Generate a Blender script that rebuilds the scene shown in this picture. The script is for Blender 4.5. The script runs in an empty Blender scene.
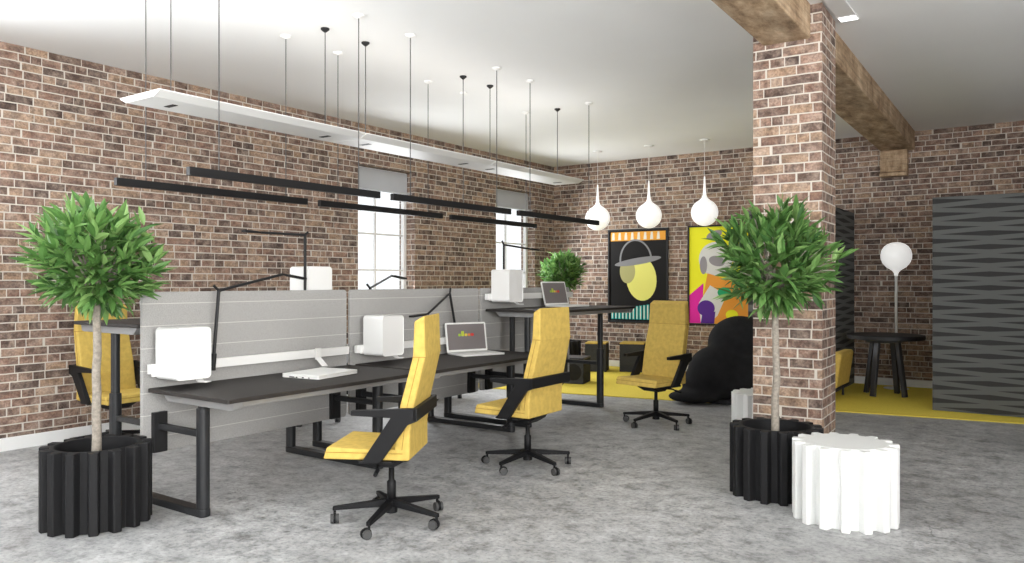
import bpy, bmesh, math, random
from math import sin, cos, pi, radians
from mathutils import Vector, Matrix

# ------------------------------------------------------------------ camera, world, light, exposure
S = bpy.context.scene
C = S.collection
cam_d = bpy.data.cameras.new('camera'); cam = bpy.data.objects.new('camera', cam_d); C.objects.link(cam)
cam.location = (0, 0, 1.5); cam.rotation_euler = (radians(90), 0, radians(35))
cam_d.sensor_fit = 'HORIZONTAL'; cam_d.sensor_width = 36; cam_d.lens = 36 * 778 / 1024
cam_d.clip_start = 0.05; cam_d.clip_end = 200
S.camera = cam
w = bpy.data.worlds.new('daylight'); S.world = w; w.use_nodes = True
bg = w.node_tree.nodes['Background']; bg.inputs[0].default_value = (0.93, 0.97, 1.0, 1); bg.inputs[1].default_value = 1.25
S.view_settings.view_transform = 'Standard'
S.view_settings.look = 'None'
S.view_settings.gamma = 1.0
S.view_settings.use_curve_mapping = False
S.view_settings.exposure = 0.18
S.cycles.use_denoising = True
S.cycles.max_bounces = 8
S.cycles.diffuse_bounces = 5
S.cycles.sample_clamp_indirect = 6
S.cycles.caustics_reflective = False
S.cycles.caustics_refractive = False

def area(name, loc, direction, sx, sy, power, col=(1, 1, 1), spread=180):
    d = bpy.data.lights.new(name, 'AREA'); d.shape = 'RECTANGLE'; d.size = sx; d.size_y = sy
    d.energy = power; d.color = col; d.spread = radians(spread)
    o = bpy.data.objects.new(name, d); C.objects.link(o); o.location = loc
    o.rotation_euler = Vector(direction).to_track_quat('-Z', 'Y').to_euler()
    return o
# added fill lights in unseen bays around the camera, aimed up at the ceiling
area('fill_left_bay', (-7.45, -1.2, 2.0), (1, 0.0, 0.8), 6.2, 2.1, 420, (0.95, 0.98, 1), 125)
area('fill_rear_bay', (-1.5, -4.8, 2.1), (0, 1, 1.3), 9.0, 2.3, 610, (0.98, 0.99, 1), 120)
area('fill_right_bay', (4.35, -1.2, 2.0), (-1, 0.35, 0.6), 6.2, 2.1, 680, (1, 0.99, 0.97), 130)
for wy in (7.876, 11.02): area('daylight_window', (-7.58, wy, 2.0), (1, -0.1, -0.25), 1.0, 1.5, 60, (0.96, 0.98, 1))

# ------------------------------------------------------------------ node helpers
def mat(name, col=(0.5, 0.5, 0.5), rough=0.6, metal=0.0, spec=0.5, emit=None, estr=0.0, coat=0.0):
    m = bpy.data.materials.new(name); m.use_nodes = True
    b = m.node_tree.nodes['Principled BSDF']
    b.inputs['Base Color'].default_value = (*col, 1); b.inputs['Roughness'].default_value = rough
    b.inputs['Metallic'].default_value = metal; b.inputs['Specular IOR Level'].default_value = spec
    if emit: b.inputs['Emission Color'].default_value = (*emit, 1); b.inputs['Emission Strength'].default_value = estr
    if coat: b.inputs['Coat Weight'].default_value = coat
    return m
def NT(m): return m.node_tree, m.node_tree.nodes, m.node_tree.links, m.node_tree.nodes['Principled BSDF']
def ramp(n, stops, interp='LINEAR'):
    r = n.new('ShaderNodeValToRGB'); r.color_ramp.interpolation = interp
    e = r.color_ramp.elements
    while len(e) > 1: e.remove(e[-1])
    e[0].position = stops[0][0]; e[0].color = (*stops[0][1], 1)
    for p, c in stops[1:]:
        k = e.new(p); k.color = (*c, 1)
    return r
def mix(n, l, fac, a, b, mode='MIX'):
    x = n.new('ShaderNodeMix'); x.data_type = 'RGBA'; x.blend_type = mode
    if isinstance(fac, (int, float)): x.inputs[0].default_value = fac
    else: l.new(fac, x.inputs[0])
    for i, v in ((6, a), (7, b)):
        if isinstance(v, tuple): x.inputs[i].default_value = (*v, 1)
        else: l.new(v, x.inputs[i])
    return x.outputs[2]
def noise(n, l, vec, scale, detail=4, rough=0.55):
    x = n.new('ShaderNodeTexNoise'); x.inputs['Scale'].default_value = scale; x.inputs['Detail'].default_value = detail
    x.inputs['Roughness'].default_value = rough
    if vec is not None: l.new(vec, x.inputs['Vector'])
    return x.outputs['Fac']
def bump(n, l, b, h, strength, dist=0.01):
    x = n.new('ShaderNodeBump'); x.inputs['Strength'].default_value = strength; x.inputs['Distance'].default_value = dist
    l.new(h, x.inputs['Height']); l.new(x.outputs[0], b.inputs['Normal'])
def sub(m, amt, scale, c2=None, bmp=0.0):
    """soft mottling of a plain material in object space"""
    t, n, l, b = NT(m); tc = n.new('ShaderNodeTexCoord')
    f = noise(n, l, tc.outputs['Object'], scale, 5)
    c = tuple(b.inputs['Base Color'].default_value)[:3]; c2 = c2 or tuple(v * (1 - amt) for v in c)
    r = ramp(n, [(0.3, c), (0.7, c2)]); l.new(f, r.inputs[0]); l.new(r.outputs[0], b.inputs['Base Color'])
    if bmp: bump(n, l, b, f, bmp, 0.004)
    return m

def brick_mat():
    m = mat('brick', rough=0.85, spec=0.25); t, n, l, b = NT(m)
    uv = n.new('ShaderNodeTexCoord').outputs['UV']
    # a small wobble so that the courses are hand laid
    nz = n.new('ShaderNodeTexNoise'); nz.inputs['Scale'].default_value = 7; l.new(uv, nz.inputs['Vector'])
    vs = n.new('ShaderNodeVectorMath'); vs.operation = 'SUBTRACT'; l.new(nz.outputs['Color'], vs.inputs[0]); vs.inputs[1].default_value = (.5, .5, .5)
    vm = n.new('ShaderNodeVectorMath'); vm.operation = 'SCALE'; vm.inputs['Scale'].default_value = 0.008; l.new(vs.outputs[0], vm.inputs[0])
    va = n.new('ShaderNodeVectorMath'); l.new(uv, va.inputs[0]); l.new(vm.outputs[0], va.inputs[1])
    sx = n.new('ShaderNodeSeparateXYZ'); l.new(va.outputs[0], sx.inputs[0])
    def M(op, a, b_=None, c_=None):
        x = n.new('ShaderNodeMath'); x.operation = op
        for i, q in enumerate((a, b_, c_)):
            if q is None: continue
            if isinstance(q, (int, float)): x.inputs[i].default_value = q
            else: l.new(q, x.inputs[i])
        return x.outputs[0]
    row = M('FLOOR', M('DIVIDE', sx.outputs['Y'], .0755))
    wn = n.new('ShaderNodeTexWhiteNoise'); wn.noise_dimensions = '1D'; l.new(row, wn.inputs['W'])
    n1 = n.new('ShaderNodeTexNoise'); n1.noise_dimensions = '1D'; n1.inputs['Scale'].default_value = 1; n1.inputs['Detail'].default_value = 0
    l.new(M('ADD', M('MULTIPLY', sx.outputs['X'], 3.2), M('MULTIPLY', row, 7.31)), n1.inputs['W'])
    uu = M('ADD', M('MULTIPLY_ADD', wn.outputs['Value'], .47, sx.outputs['X']), M('MULTIPLY', n1.outputs['Fac'], .17))
    cx = n.new('ShaderNodeCombineXYZ'); l.new(uu, cx.inputs['X']); l.new(sx.outputs['Y'], cx.inputs['Y'])
    vb = cx.outputs[0]; v = va.outputs[0]
    def bt(c1, c2, mc):
        k = n.new('ShaderNodeTexBrick'); l.new(vb, k.inputs['Vector'])
        k.offset = 0.37; k.offset_frequency = 2; k.squash = 0.6; k.squash_frequency = 2
        k.inputs['Scale'].default_value = 1; k.inputs['Brick Width'].default_value = 0.235; k.inputs['Row Height'].default_value = 0.0755
        k.inputs['Mortar Size'].default_value = 0.0058; k.inputs['Mortar Smooth'].default_value = 0.25
        k.inputs['Color1'].default_value = (*c1, 1); k.inputs['Color2'].default_value = (*c2, 1); k.inputs['Mortar'].default_value = (*mc, 1)
        return k
    k = bt((0, 0, 0), (1, 1, 1), (0.5, 0.5, 0.5))
    r = ramp(n, [(0.0, (.14, .095, .076)), (.13, (.235, .145, .11)), (.27, (.36, .245, .17)), (.40, (.19, .125, .10)), (.52, (.30, .19, .145)),
                 (.64, (.40, .28, .20)), (.73, (.235, .155, .122)), (.82, (.11, .078, .066)), (.91, (.33, .22, .165)), (1.0, (.19, .125, .098))], 'CONSTANT')
    l.new(k.outputs['Color'], r.inputs[0])
    f1 = noise(n, l, v, 9, 6, .65); f2 = noise(n, l, v, 55, 4, .6)
    r1 = ramp(n, [(.42, (0, 0, 0)), (.68, (1, 1, 1))]); l.new(f1, r1.inputs[0])
    c = mix(n, l, 0.55, r.outputs[0], r.outputs[0])
    lime = mix(n, l, r1.outputs[0], (0, 0, 0), (.6, .6, .6))
    c = mix(n, l, lime, r.outputs[0], (.46, .37, .31))
    r2 = ramp(n, [(.3, (.62, .62, .62)), (.7, (1.25, 1.25, 1.25))]); l.new(f2, r2.inputs[0])
    c = mix(n, l, 1.0, c, r2.outputs[0], 'MULTIPLY')
    f4 = noise(n, l, vb, 13, 5, .6); r4 = ramp(n, [(.38, (.42, .40, .40)), (.58, (1.05, 1.03, 1.0))]); l.new(f4, r4.inputs[0])
    c = mix(n, l, .8, c, r4.outputs[0], 'MULTIPLY')
    c = mix(n, l, k.outputs['Fac'], c, (.55, .505, .445))
    l.new(c, b.inputs['Base Color'])
    inv = n.new('ShaderNodeMath'); inv.operation = 'SUBTRACT'; inv.inputs[0].default_value = 1.0; l.new(k.outputs['Fac'], inv.inputs[1])
    ad = n.new('ShaderNodeMath'); ad.operation = 'MULTIPLY_ADD'; l.new(f2, ad.inputs[0]); ad.inputs[1].default_value = .25; l.new(inv.outputs[0], ad.inputs[2])
    bump(n, l, b, ad.outputs[0], 0.55, 0.008)
    return m
def concrete_mat():
    m = mat('concrete', rough=.55, spec=.35); t, n, l, b = NT(m)
    tc = n.new('ShaderNodeTexCoord').outputs['Object']
    f1 = noise(n, l, tc, .5, 8, .62); f2 = noise(n, l, tc, 6.5, 9, .74); f3 = noise(n, l, tc, 34, 5, .7)
    r1 = ramp(n, [(.33, (.27, .27, .27)), (.5, (.345, .347, .347)), (.66, (.43, .432, .432))]); l.new(f1, r1.inputs[0])
    r2 = ramp(n, [(.34, (.45, .45, .45)), (.47, (.95, .95, .95)), (.66, (1.38, 1.38, 1.38))]); l.new(f2, r2.inputs[0])
    r3 = ramp(n, [(.32, (.55, .55, .55)), (.48, (1, 1, 1)), (.7, (1.2, 1.2, 1.2))]); l.new(f3, r3.inputs[0])
    c = mix(n, l, 1.0, r1.outputs[0], r2.outputs[0], 'MULTIPLY'); c = mix(n, l, .8, c, r3.outputs[0], 'MULTIPLY')
    # hairline cracks and small pits
    vo = n.new('ShaderNodeTexVoronoi'); vo.feature = 'DISTANCE_TO_EDGE'; vo.inputs['Scale'].default_value = .8
    mp = n.new('ShaderNodeVectorMath'); mp.operation = 'MULTIPLY_ADD'
    nz = n.new('ShaderNodeTexNoise'); nz.inputs['Scale'].default_value = 2.0; nz.inputs['Detail'].default_value = 6; l.new(tc, nz.inputs['Vector'])
    l.new(nz.outputs['Color'], mp.inputs[0]); mp.inputs[1].default_value = (.8, .8, .8); l.new(tc, mp.inputs[2]); l.new(mp.outputs[0], vo.inputs['Vector'])
    rc = ramp(n, [(0, (.62, .62, .62)), (.006, (1, 1, 1))]); l.new(vo.outputs['Distance'], rc.inputs[0])
    fm = noise(n, l, tc, 1.3, 2); rm = ramp(n, [(.52, (0, 0, 0)), (.62, (1, 1, 1))]); l.new(fm, rm.inputs[0])
    crack = mix(n, l, rm.outputs[0], (1, 1, 1), rc.outputs[0])
    c = mix(n, l, 1.0, c, crack, 'MULTIPLY'); l.new(c, b.inputs['Base Color'])
    rr = ramp(n, [(.35, (.42, .42, .42)), (.65, (.7, .7, .7))]); l.new(f2, rr.inputs[0]); l.new(rr.outputs[0], b.inputs['Roughness'])
    bump(n, l, b, f3, .18, .006)
    return m
def beam_mat():
    m = mat('old timber', rough=.75, spec=.25); t, n, l, b = NT(m)
    tc = n.new('ShaderNodeTexCoord').outputs['Object']
    mp = n.new('ShaderNodeMapping'); mp.inputs['Scale'].default_value = (9, 3.5, 3.5); l.new(tc, mp.inputs[0])
    f = noise(n, l, mp.outputs[0], 1.0, 8, .7)
    mp2 = n.new('ShaderNodeMapping'); mp2.inputs['Scale'].default_value = (4, 1.5, 30); l.new(tc, mp2.inputs[0])
    g = noise(n, l, mp2.outputs[0], 1.2, 6, .7)
    r = ramp(n, [(.28, (.15, .095, .055)), (.45, (.34, .235, .145)), (.60, (.50, .375, .25)), (.78, (.64, .52, .38))]); l.new(f, r.inputs[0])
    r2 = ramp(n, [(.3, (.6, .6, .6)), (.6, (1.15, 1.15, 1.15))]); l.new(g, r2.inputs[0])
    l.new(mix(n, l, 1, r.outputs[0], r2.outputs[0], 'MULTIPLY'), b.inputs['Base Color'])
    bump(n, l, b, f, .5, .01)
    return m
def felt_mat():
    m = mat('grey felt', rough=.95, spec=.1); t, n, l, b = NT(m)
    tc = n.new('ShaderNodeTexCoord').outputs['Object']
    f = noise(n, l, tc, 140, 3, .8)
    r = ramp(n, [(.3, (.30, .296, .288)), (.7, (.41, .405, .395))]); l.new(f, r.inputs[0])
    sx = n.new('ShaderNodeSeparateXYZ'); l.new(tc, sx.inputs[0])
    md = n.new('ShaderNodeMath'); md.operation = 'PINGPONG'; l.new(sx.outputs['Z'], md.inputs[0]); md.inputs[1].default_value = .075
    lt = n.new('ShaderNodeMath'); lt.operation = 'LESS_THAN'; l.new(md.outputs[0], lt.inputs[0]); lt.inputs[1].default_value = .0022
    c = mix(n, l, lt.outputs[0], r.outputs[0], (.58, .565, .545)); l.new(c, b.inputs['Base Color'])
    bump(n, l, b, md.outputs[0], .0, .01)
    return m
def wave_panel_mat():
    """dark felt with rows of flat spindle shapes"""
    m = mat('spindle pattern felt', rough=.9, spec=.15); t, n, l, b = NT(m)
    uv = n.new('ShaderNodeTexCoord').outputs['UV']
    sx = n.new('ShaderNodeSeparateXYZ'); l.new(uv, sx.inputs[0])
    def M(op, a, b_=None, c_=None):
        x = n.new('ShaderNodeMath'); x.operation = op
        for i, v in enumerate((a, b_, c_)):
            if v is None: continue
            if isinstance(v, (int, float)): x.inputs[i].default_value = v
            else: l.new(v, x.inputs[i])
        return x.outputs[0]
    H, W = 0.0766, 1.13
    row = M('FLOOR', M('DIVIDE', sx.outputs['Y'], H)); par = M('MODULO', row, 2)
    u = M('ADD', M('DIVIDE', sx.outputs['X'], W), M('MULTIPLY', par, .5))
    tri = M('PINGPONG', M('ADD', u, .0), .5)            # 0..0.5
    half = M('SUBTRACT', M('MULTIPLY', tri, .92), .06)                       # spindle half height in rows
    fr = M('FRACT', M('DIVIDE', sx.outputs['Y'], H)); dv = M('ABSOLUTE', M('SUBTRACT', fr, .5))
    inside = M('LESS_THAN', dv, half)
    f = noise(n, l, uv, 170, 3, .8)
    ra = ramp(n, [(.3, (.032, .032, .032)), (.7, (.065, .065, .065))]); l.new(f, ra.inputs[0])
    c = mix(n, l, inside, (.125, .13, .127), ra.outputs[0]); l.new(c, b.inputs['Base Color'])
    bump(n, l, b, inside, .4, .006)
    return m

BRICK = brick_mat(); CONC = concrete_mat(); TIMBER = beam_mat(); FELT = felt_mat(); WAVE = wave_panel_mat()
CEIL = sub(mat('white plaster', (.87, .88, .88), .9, spec=.2), .04, .6)
WHITE = mat('white paint', (.80, .80, .79), .5)
WHITEM = mat('white powder coated metal', (.80, .80, .79), .38)
BLACKM = mat('black powder coated metal', (.011, .011, .012), .5, spec=.35)
DARKG = mat('charcoal metal', (.030, .031, .036), .42)
STEEL = mat('dark grey leg steel', (.020, .021, .023), .42, spec=.4)
TOPM = sub(mat('dark desk laminate', (.032, .028, .026), .6, spec=.3), .2, 30)
ALU = mat('grey aluminium', (.30, .30, .30), .45, .4)
PLAST = mat('black plastic', (.006, .006, .007), .55, spec=.3)
RUBBER = mat('grey castor tyre', (.06, .06, .06), .6)
YEL = sub(mat('mustard upholstery', (.64, .45, .11), .8, spec=.25), .22, 22, bmp=.15)
SEAM = mat('dark mustard stitching', (.30, .17, .025), .9)
RUGM = sub(mat('yellow carpet', (.85, .68, .11), .97, spec=.1), .14, 60, bmp=.3)
CHR = mat('chrome', (.6, .6, .6), .2, 1.0)
POTB = mat('matt black planter', (.010, .010, .011), .65, spec=.25)
POTW = mat('white planter', (.78, .79, .78), .5)
SOIL = sub(mat('dark soil', (.02, .017, .014), 1), .5, 40, bmp=.5)
BARK = sub(mat('pale bark', (.36, .32, .27), .9), .45, 45, bmp=.5)
GLOBE = mat('opal glass', (.95, .95, .94), .25, emit=(1, .99, .97), estr=.45)
UPL = mat('light strip', (.9, .9, .9), .5, emit=(1, .93, .85), estr=2.3)
BLOB = sub(mat('black sculpted fabric', (.016, .016, .017), .92, spec=.15), .3, 12)
GREYF = sub(mat('charcoal felt', (.060, .062, .068), .95, spec=.1), .25, 60)
WHITER = mat('white lacquer', (.82, .82, .80), .35)
SCR = mat('laptop display', (.20, .18, .18), .3)
CABLE = mat('thin steel cable', (.05, .05, .05), .5)
def leaf_mat():
    m = mat('leaf', (.10, .22, .04), .45, spec=.4); t, n, l, b = NT(m)
    at = n.new('ShaderNodeAttribute'); at.attribute_name = 'tint'
    r = ramp(n, [(0, (.045, .12, .03)), (.5, (.11, .24, .06)), (1, (.26, .42, .14))]); l.new(at.outputs['Fac'], r.inputs[0])
    l.new(r.outputs[0], b.inputs['Base Color'])
    tr = n.new('ShaderNodeBsdfTranslucent'); l.new(r.outputs[0], tr.inputs[0])
    ms = n.new('ShaderNodeMixShader'); ms.inputs[0].default_value = .25
    l.new(b.outputs[0], ms.inputs[1]); l.new(tr.outputs[0], ms.inputs[2]); l.new(ms.outputs[0], n['Material Output'].inputs[0])
    return m
LEAF = leaf_mat()
def glass_mat():
    m = mat('window glass', (1, 1, 1), .02); t, n, l, b = NT(m)
    tr = n.new('ShaderNodeBsdfTransparent'); gl = n.new('ShaderNodeBsdfGlossy'); gl.inputs['Roughness'].default_value = .02
    ms = n.new('ShaderNodeMixShader'); ms.inputs[0].default_value = .06
    l.new(tr.outputs[0], ms.inputs[1]); l.new(gl.outputs[0], ms.inputs[2]); l.new(ms.outputs[0], n['Material Output'].inputs[0])
    return m
GLASS = glass_mat()

# ------------------------------------------------------------------ mesh helpers
def obj(name, bm, m, parent=None, smooth=False, bevel=0.0, seg=2, uv=False, sub_=0):
    bmesh.ops.recalc_face_normals(bm, faces=bm.faces)
    if uv:
        L = bm.loops.layers.uv.verify()
        for f in bm.faces:
            nn = f.normal
            for lp in f.loops:
                p = lp.vert.co
                if abs(nn.z) > .7: lp[L].uv = (p.x, p.y)
                elif abs(nn.x) > abs(nn.y): lp[L].uv = (p.y + .05, p.z)
                else: lp[L].uv = (p.x, p.z)
    me = bpy.data.meshes.new(name); bm.to_mesh(me); bm.free()
    ms = m if isinstance(m, (list, tuple)) else [m]
    for x in ms: me.materials.append(x)
    if smooth:
        for p in me.polygons: p.use_smooth = True
    o = bpy.data.objects.new(name, me); C.objects.link(o)
    if parent is not None: o.parent = parent
    if bevel:
        b = o.modifiers.new('bevel', 'BEVEL'); b.width = bevel; b.segments = seg; b.limit_method = 'ANGLE'; b.angle_limit = radians(35)
        b.harden_normals = False
    if sub_:
        s = o.modifiers.new('sub', 'SUBSURF'); s.levels = sub_; s.render_levels = sub_
    return o
def tag(o, label=None, cat=None, group=None, kind=None):
    if label: o['label'] = label
    if cat: o['category'] = cat
    if group: o['group'] = group
    if kind: o['kind'] = kind
    return o
def thing(name, label, cat, loc=(0, 0, 0), rz=0.0, group=None):
    o = bpy.data.objects.new(name, None); C.objects.link(o); o.empty_display_size = .1
    o.location = loc; o.rotation_euler = (0, 0, rz)
    return tag(o, label, cat, group)
def dup(root, loc=None, rz=None, label=None, group=None):
    r = root.copy(); C.objects.link(r)
    if loc is not None: r.location = loc
    if rz is not None: r.rotation_euler = (0, 0, rz)
    if label: r['label'] = label
    if group: r['group'] = group
    for ch in list(root.children):
        c = ch.copy(); C.objects.link(c); c.parent = r
        for g in list(ch.children):
            d = g.copy(); C.objects.link(d); d.parent = c
    return r
def box(bm, x0, x1, y0, y1, z0, z1, M=None, taper=None):
    vs = []
    for z in (z0, z1):
        ix = taper if (taper and z == z0) else 0
        for x, y in ((x0 + ix, y0 + ix), (x1 - ix, y0 + ix), (x1 - ix, y1 - ix), (x0 + ix, y1 - ix)):
            v = Vector((x, y, z)); vs.append(bm.verts.new(M @ v if M else v))
    for f in ((0, 3, 2, 1), (4, 5, 6, 7), (0, 1, 5, 4), (1, 2, 6, 5), (2, 3, 7, 6), (3, 0, 4, 7)):
        bm.faces.new([vs[i] for i in f])
def B(*a, **k):
    bm = bmesh.new(); box(bm, *a, **k); return bm
def prism(bm, pts, h0, h1, axis='z'):
    """extrude a closed 2-D outline; axis z: (x,y); x: (y,z); y: (x,z)"""
    f = {'z': lambda p, h: (p[0], p[1], h), 'x': lambda p, h: (h, p[0], p[1]), 'y': lambda p, h: (p[0], h, p[1])}[axis]
    a = [bm.verts.new(f(p, h0)) for p in pts]; b = [bm.verts.new(f(p, h1)) for p in pts]
    bm.faces.new(a[::-1]); bm.faces.new(b)
    for i in range(len(pts)):
        j = (i + 1) % len(pts); bm.faces.new((a[i], a[j], b[j], b[i]))
def frame_of(d):
    d = d.normalized(); u = Vector((0, 0, 1)) if abs(d.z) < .95 else Vector((1, 0, 0))
    x = d.cross(u).normalized(); return x, x.cross(d).normalized()
def tube(bm, pts, rad, n=10, cap=True, sq=None):
    pts = [Vector(p) for p in pts]; rings = []
    R = rad if isinstance(rad, (list, tuple)) else [rad] * len(pts)
    x = y = None
    for i, p in enumerate(pts):
        d = (pts[min(i + 1, len(pts) - 1)] - pts[max(i - 1, 0)]).normalized()
        if x is None: x, y = frame_of(d)
        else:
            x = (x - d * x.dot(d)).normalized(); y = x.cross(d).normalized()
        ring = []
        for k in range(n):
            a = 2 * pi * k / n
            ring.append(bm.verts.new(p + x * cos(a) * R[i] + y * sin(a) * R[i] * (sq or 1)))
        rings.append(ring)
    for i in range(len(rings) - 1):
        for k in range(n):
            j = (k + 1) % n; bm.faces.new((rings[i][k], rings[i][j], rings[i + 1][j], rings[i + 1][k]))
    if cap: bm.faces.new(rings[0][::-1]); bm.faces.new(rings[-1])
def T(pts, rad, n=10, **k):
    bm = bmesh.new(); tube(bm, pts, rad, n, **k); return bm
def bar(bm, p, q, w_, h_, up=(0, 0, 1)):
    """rectangular bar from p to q, w_ across, h_ along up"""
    p, q = Vector(p), Vector(q); d = (q - p).normalized(); u = Vector(up); s = d.cross(u).normalized(); u = s.cross(d).normalized()
    vs = [bm.verts.new(e + s * a * w_ / 2 + u * b_ * h_ / 2) for e in (p, q) for a, b_ in ((-1, -1), (1, -1), (1, 1), (-1, 1))]
    for f in ((3, 2, 1, 0), (4, 5, 6, 7), (0, 1, 5, 4), (1, 2, 6, 5), (2, 3, 7, 6), (3, 0, 4, 7)):
        bm.faces.new([vs[i] for i in f])
def lathe(bm, prof, n=32, c=(0, 0)):
    rings = []
    for r, z in prof:
        if r < 1e-5: rings.append([bm.verts.new((c[0], c[1], z))])
        else: rings.append([bm.verts.new((c[0] + r * cos(2 * pi * k / n), c[1] + r * sin(2 * pi * k / n), z)) for k in range(n)])
    for a, b in zip(rings, rings[1:]):
        for k in range(n):
            j = (k + 1) % n
            if len(a) == 1 and len(b) == 1: continue
            if len(a) == 1: bm.faces.new((a[0], b[k], b[j]))
            elif len(b) == 1: bm.faces.new((a[k], a[j], b[0]))
            else: bm.faces.new((a[k], a[j], b[j], b[k]))
def LA(prof, n=32, c=(0, 0)):
    bm = bmesh.new(); lathe(bm, prof, n, c); return bm
def rrect(x0, x1, y0, y1, r, n=5):
    out = []
    for cx, cy, a0 in ((x1 - r, y0 + r, -90), (x1 - r, y1 - r, 0), (x0 + r, y1 - r, 90), (x0 + r, y0 + r, 180)):
        for k in range(n + 1):
            a = radians(a0 + 90 * k / n); out.append((cx + r * cos(a), cy + r * sin(a)))
    return out
def struct(name, bm, m, parent=None, **k):
    o = obj(name, bm, m, parent, **k)
    if parent is None: o['kind'] = 'structure'
    return o

# ------------------------------------------------------------------ the room
XL, YB, H, XR, YR = -7.63, 12.25, 3.62, 4.6, -5.0
struct('floor', B(XL - .3, XR + .3, YR - .3, YB + .3, -.2, 0), CONC)
struct('ceiling', B(XL - .3, XR + .3, YR - .3, YB + .3, H, H + .2), CEIL)
struct('wall_back', B(XL - .3, XR + .3, YB, YB + .3, 0, H), BRICK, uv=True)
bm = bmesh.new(); box(bm, XR, XR + .3, YR - .3, -4.4, 0, H); box(bm, XR, XR + .3, 2.0, YB, 0, H); box(bm, XR, XR + .3, -4.4, 2.0, 0, .95); box(bm, XR, XR + .3, -4.4, 2.0, 3.075, H)
struct('wall_right', bm, BRICK, uv=True)
# left wall with two window openings in view and a wide bay beside the camera
WIN = [(7.318, 8.434), (10.433, 11.613)]; WZ0, WZ1 = .95, 3.075
BAY = (-4.4, 2.0)
bm = bmesh.new(); x0, x1 = XL - .3, XL
ys = [YR - .3, BAY[0], BAY[1], WIN[0][0], WIN[0][1], WIN[1][0], WIN[1][1], YB]
for i in range(7):
    a, b = ys[i], ys[i + 1]
    if i % 2 == 0: box(bm, x0, x1, a, b, 0, H)
    else: box(bm, x0, x1, a, b, 0, WZ0); box(bm, x0, x1, a, b, WZ1, H)
struct('wall_left', bm, BRICK, uv=True)
bm = bmesh.new()
box(bm, XL, XR, YR - .3, YR, 0, .9); box(bm, XL, XR, YR - .3, YR, 3.3, H); box(bm, XL, -6.2, YR - .3, YR, .9, 3.3); box(bm, 3.3, XR, YR - .3, YR, .9, 3.3)
struct('wall_rear', bm, BRICK, uv=True)
struct('baseboard_left', B(XL, XL + .018, YR, YB - .02, 0, .115), WHITE, bevel=.003)
struct('baseboard_back', B(XL, XR, YB - .018, YB, 0, .115), WHITE, bevel=.003)
BLIND = sub(mat('pale grey blind', (.50, .51, .53), .8), .06, 3)
for i, (a, b) in enumerate(WIN):
    root = bpy.data.objects.new('window_%d' % (i + 1), None); C.objects.link(root); root.location = (XL - .19, (a + b) / 2, WZ0); root['kind'] = 'structure'
    hw = (b - a) / 2; hh = WZ1 - WZ0; bm = bmesh.new(); t = .055
    box(bm, -.03, .03, -hw, -hw + t, 0, hh); box(bm, -.03, .03, hw - t, hw, 0, hh)
    box(bm, -.03, .03, -hw + t, hw - t, 0, t); box(bm, -.03, .03, -hw + t, hw - t, hh - t, hh)
    box(bm, -.018, .018, -.07, -.045, t, hh - t)
    for z in (1.66, 2.165): box(bm, -.018, .018, -hw + t, -.07, z - WZ0 - .012, z - WZ0 + .012); box(bm, -.018, .018, -.045, hw - t, z - WZ0 - .012, z - WZ0 + .012)
    obj('window_frame', bm, WHITE, root, bevel=.003)
    obj('window_pane', B(-.004, .004, -hw + t, hw - t, t, hh - t), GLASS, root)
    obj('window_sill', B(.03, .20, -hw, hw, 0, .03), WHITE, root, bevel=.004)
    bm = bmesh.new(); prism(bm, [(.04, 0), (.15, 0), (.15, .012), (.052, .012), (.052, .30), (.04, .30)], -hw + .01, hw - .01, 'y')
    for v in bm.verts: v.co.z += hh - .312
    obj('window_blind', bm, BLIND, root)

# brick column and timber beam, both turned a little against the room
RT = radians(2.0)
cmat = Matrix.Translation((-1.46, 6.19, 0)) @ Matrix.Rotation(RT, 4, 'Z')
col = struct('wall_column', B(-.52, 0, 0, .52, 0, H), BRICK, uv=True)
col.matrix_world = cmat
bmt = Matrix.Translation((-1.543, 6.17, 0)) @ Matrix.Rotation(radians(1.14), 4, 'Z')
beam = struct('trim_1', B(-.36, .0, -8.0, .02, 3.36, H + .01), TIMBER, bevel=.012); beam.matrix_world = bmt
beam2 = struct('trim_2', B(-.405, .025, .54, 6.08, 3.36, H + .01), TIMBER, bevel=.012); beam2.matrix_world = bmt
bm = bmesh.new(); prism(bm, [(12.25, 3.36), (12.13, 3.36), (12.13, 3.06), (12.08, 3.04), (12.08, 2.99), (12.25, 2.99)], -2.07, -1.72, 'x')
struct('trim_3', bm, TIMBER, bevel=.006)

# long carpet along the far wall
def ry(x): return 8.72 + .166 * (x + 6.66)
bm = bmesh.new(); prism(bm, [(-6.95, ry(-6.95)), (2.6, ry(2.6)), (2.6, YB - .03), (-6.95, YB - .03)], .001, .012)
tag(obj('carpet', bm, RUGM), 'yellow carpet covering the floor along the back wall', 'carpet')

# patterned felt booths
def booth(x0, x1, y0, y1, zt, label):
    t = thing('felt_booth', label, 'acoustic panel', (x0, y0, .012))
    obj('panel', B(0, x1 - x0, 0, y1 - y0, 0, zt), WAVE, t, uv=True, bevel=.004)
    return t
booth(-3.6, -2.43, 11.0, 12.22, 2.49, 'narrow strip of dark patterned felt panel seen just right of the brick column')
booth(-1.18, 1.9, 10.17, 10.9, 2.46, 'large dark grey felt panel with spindle pattern at the right edge')

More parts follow.
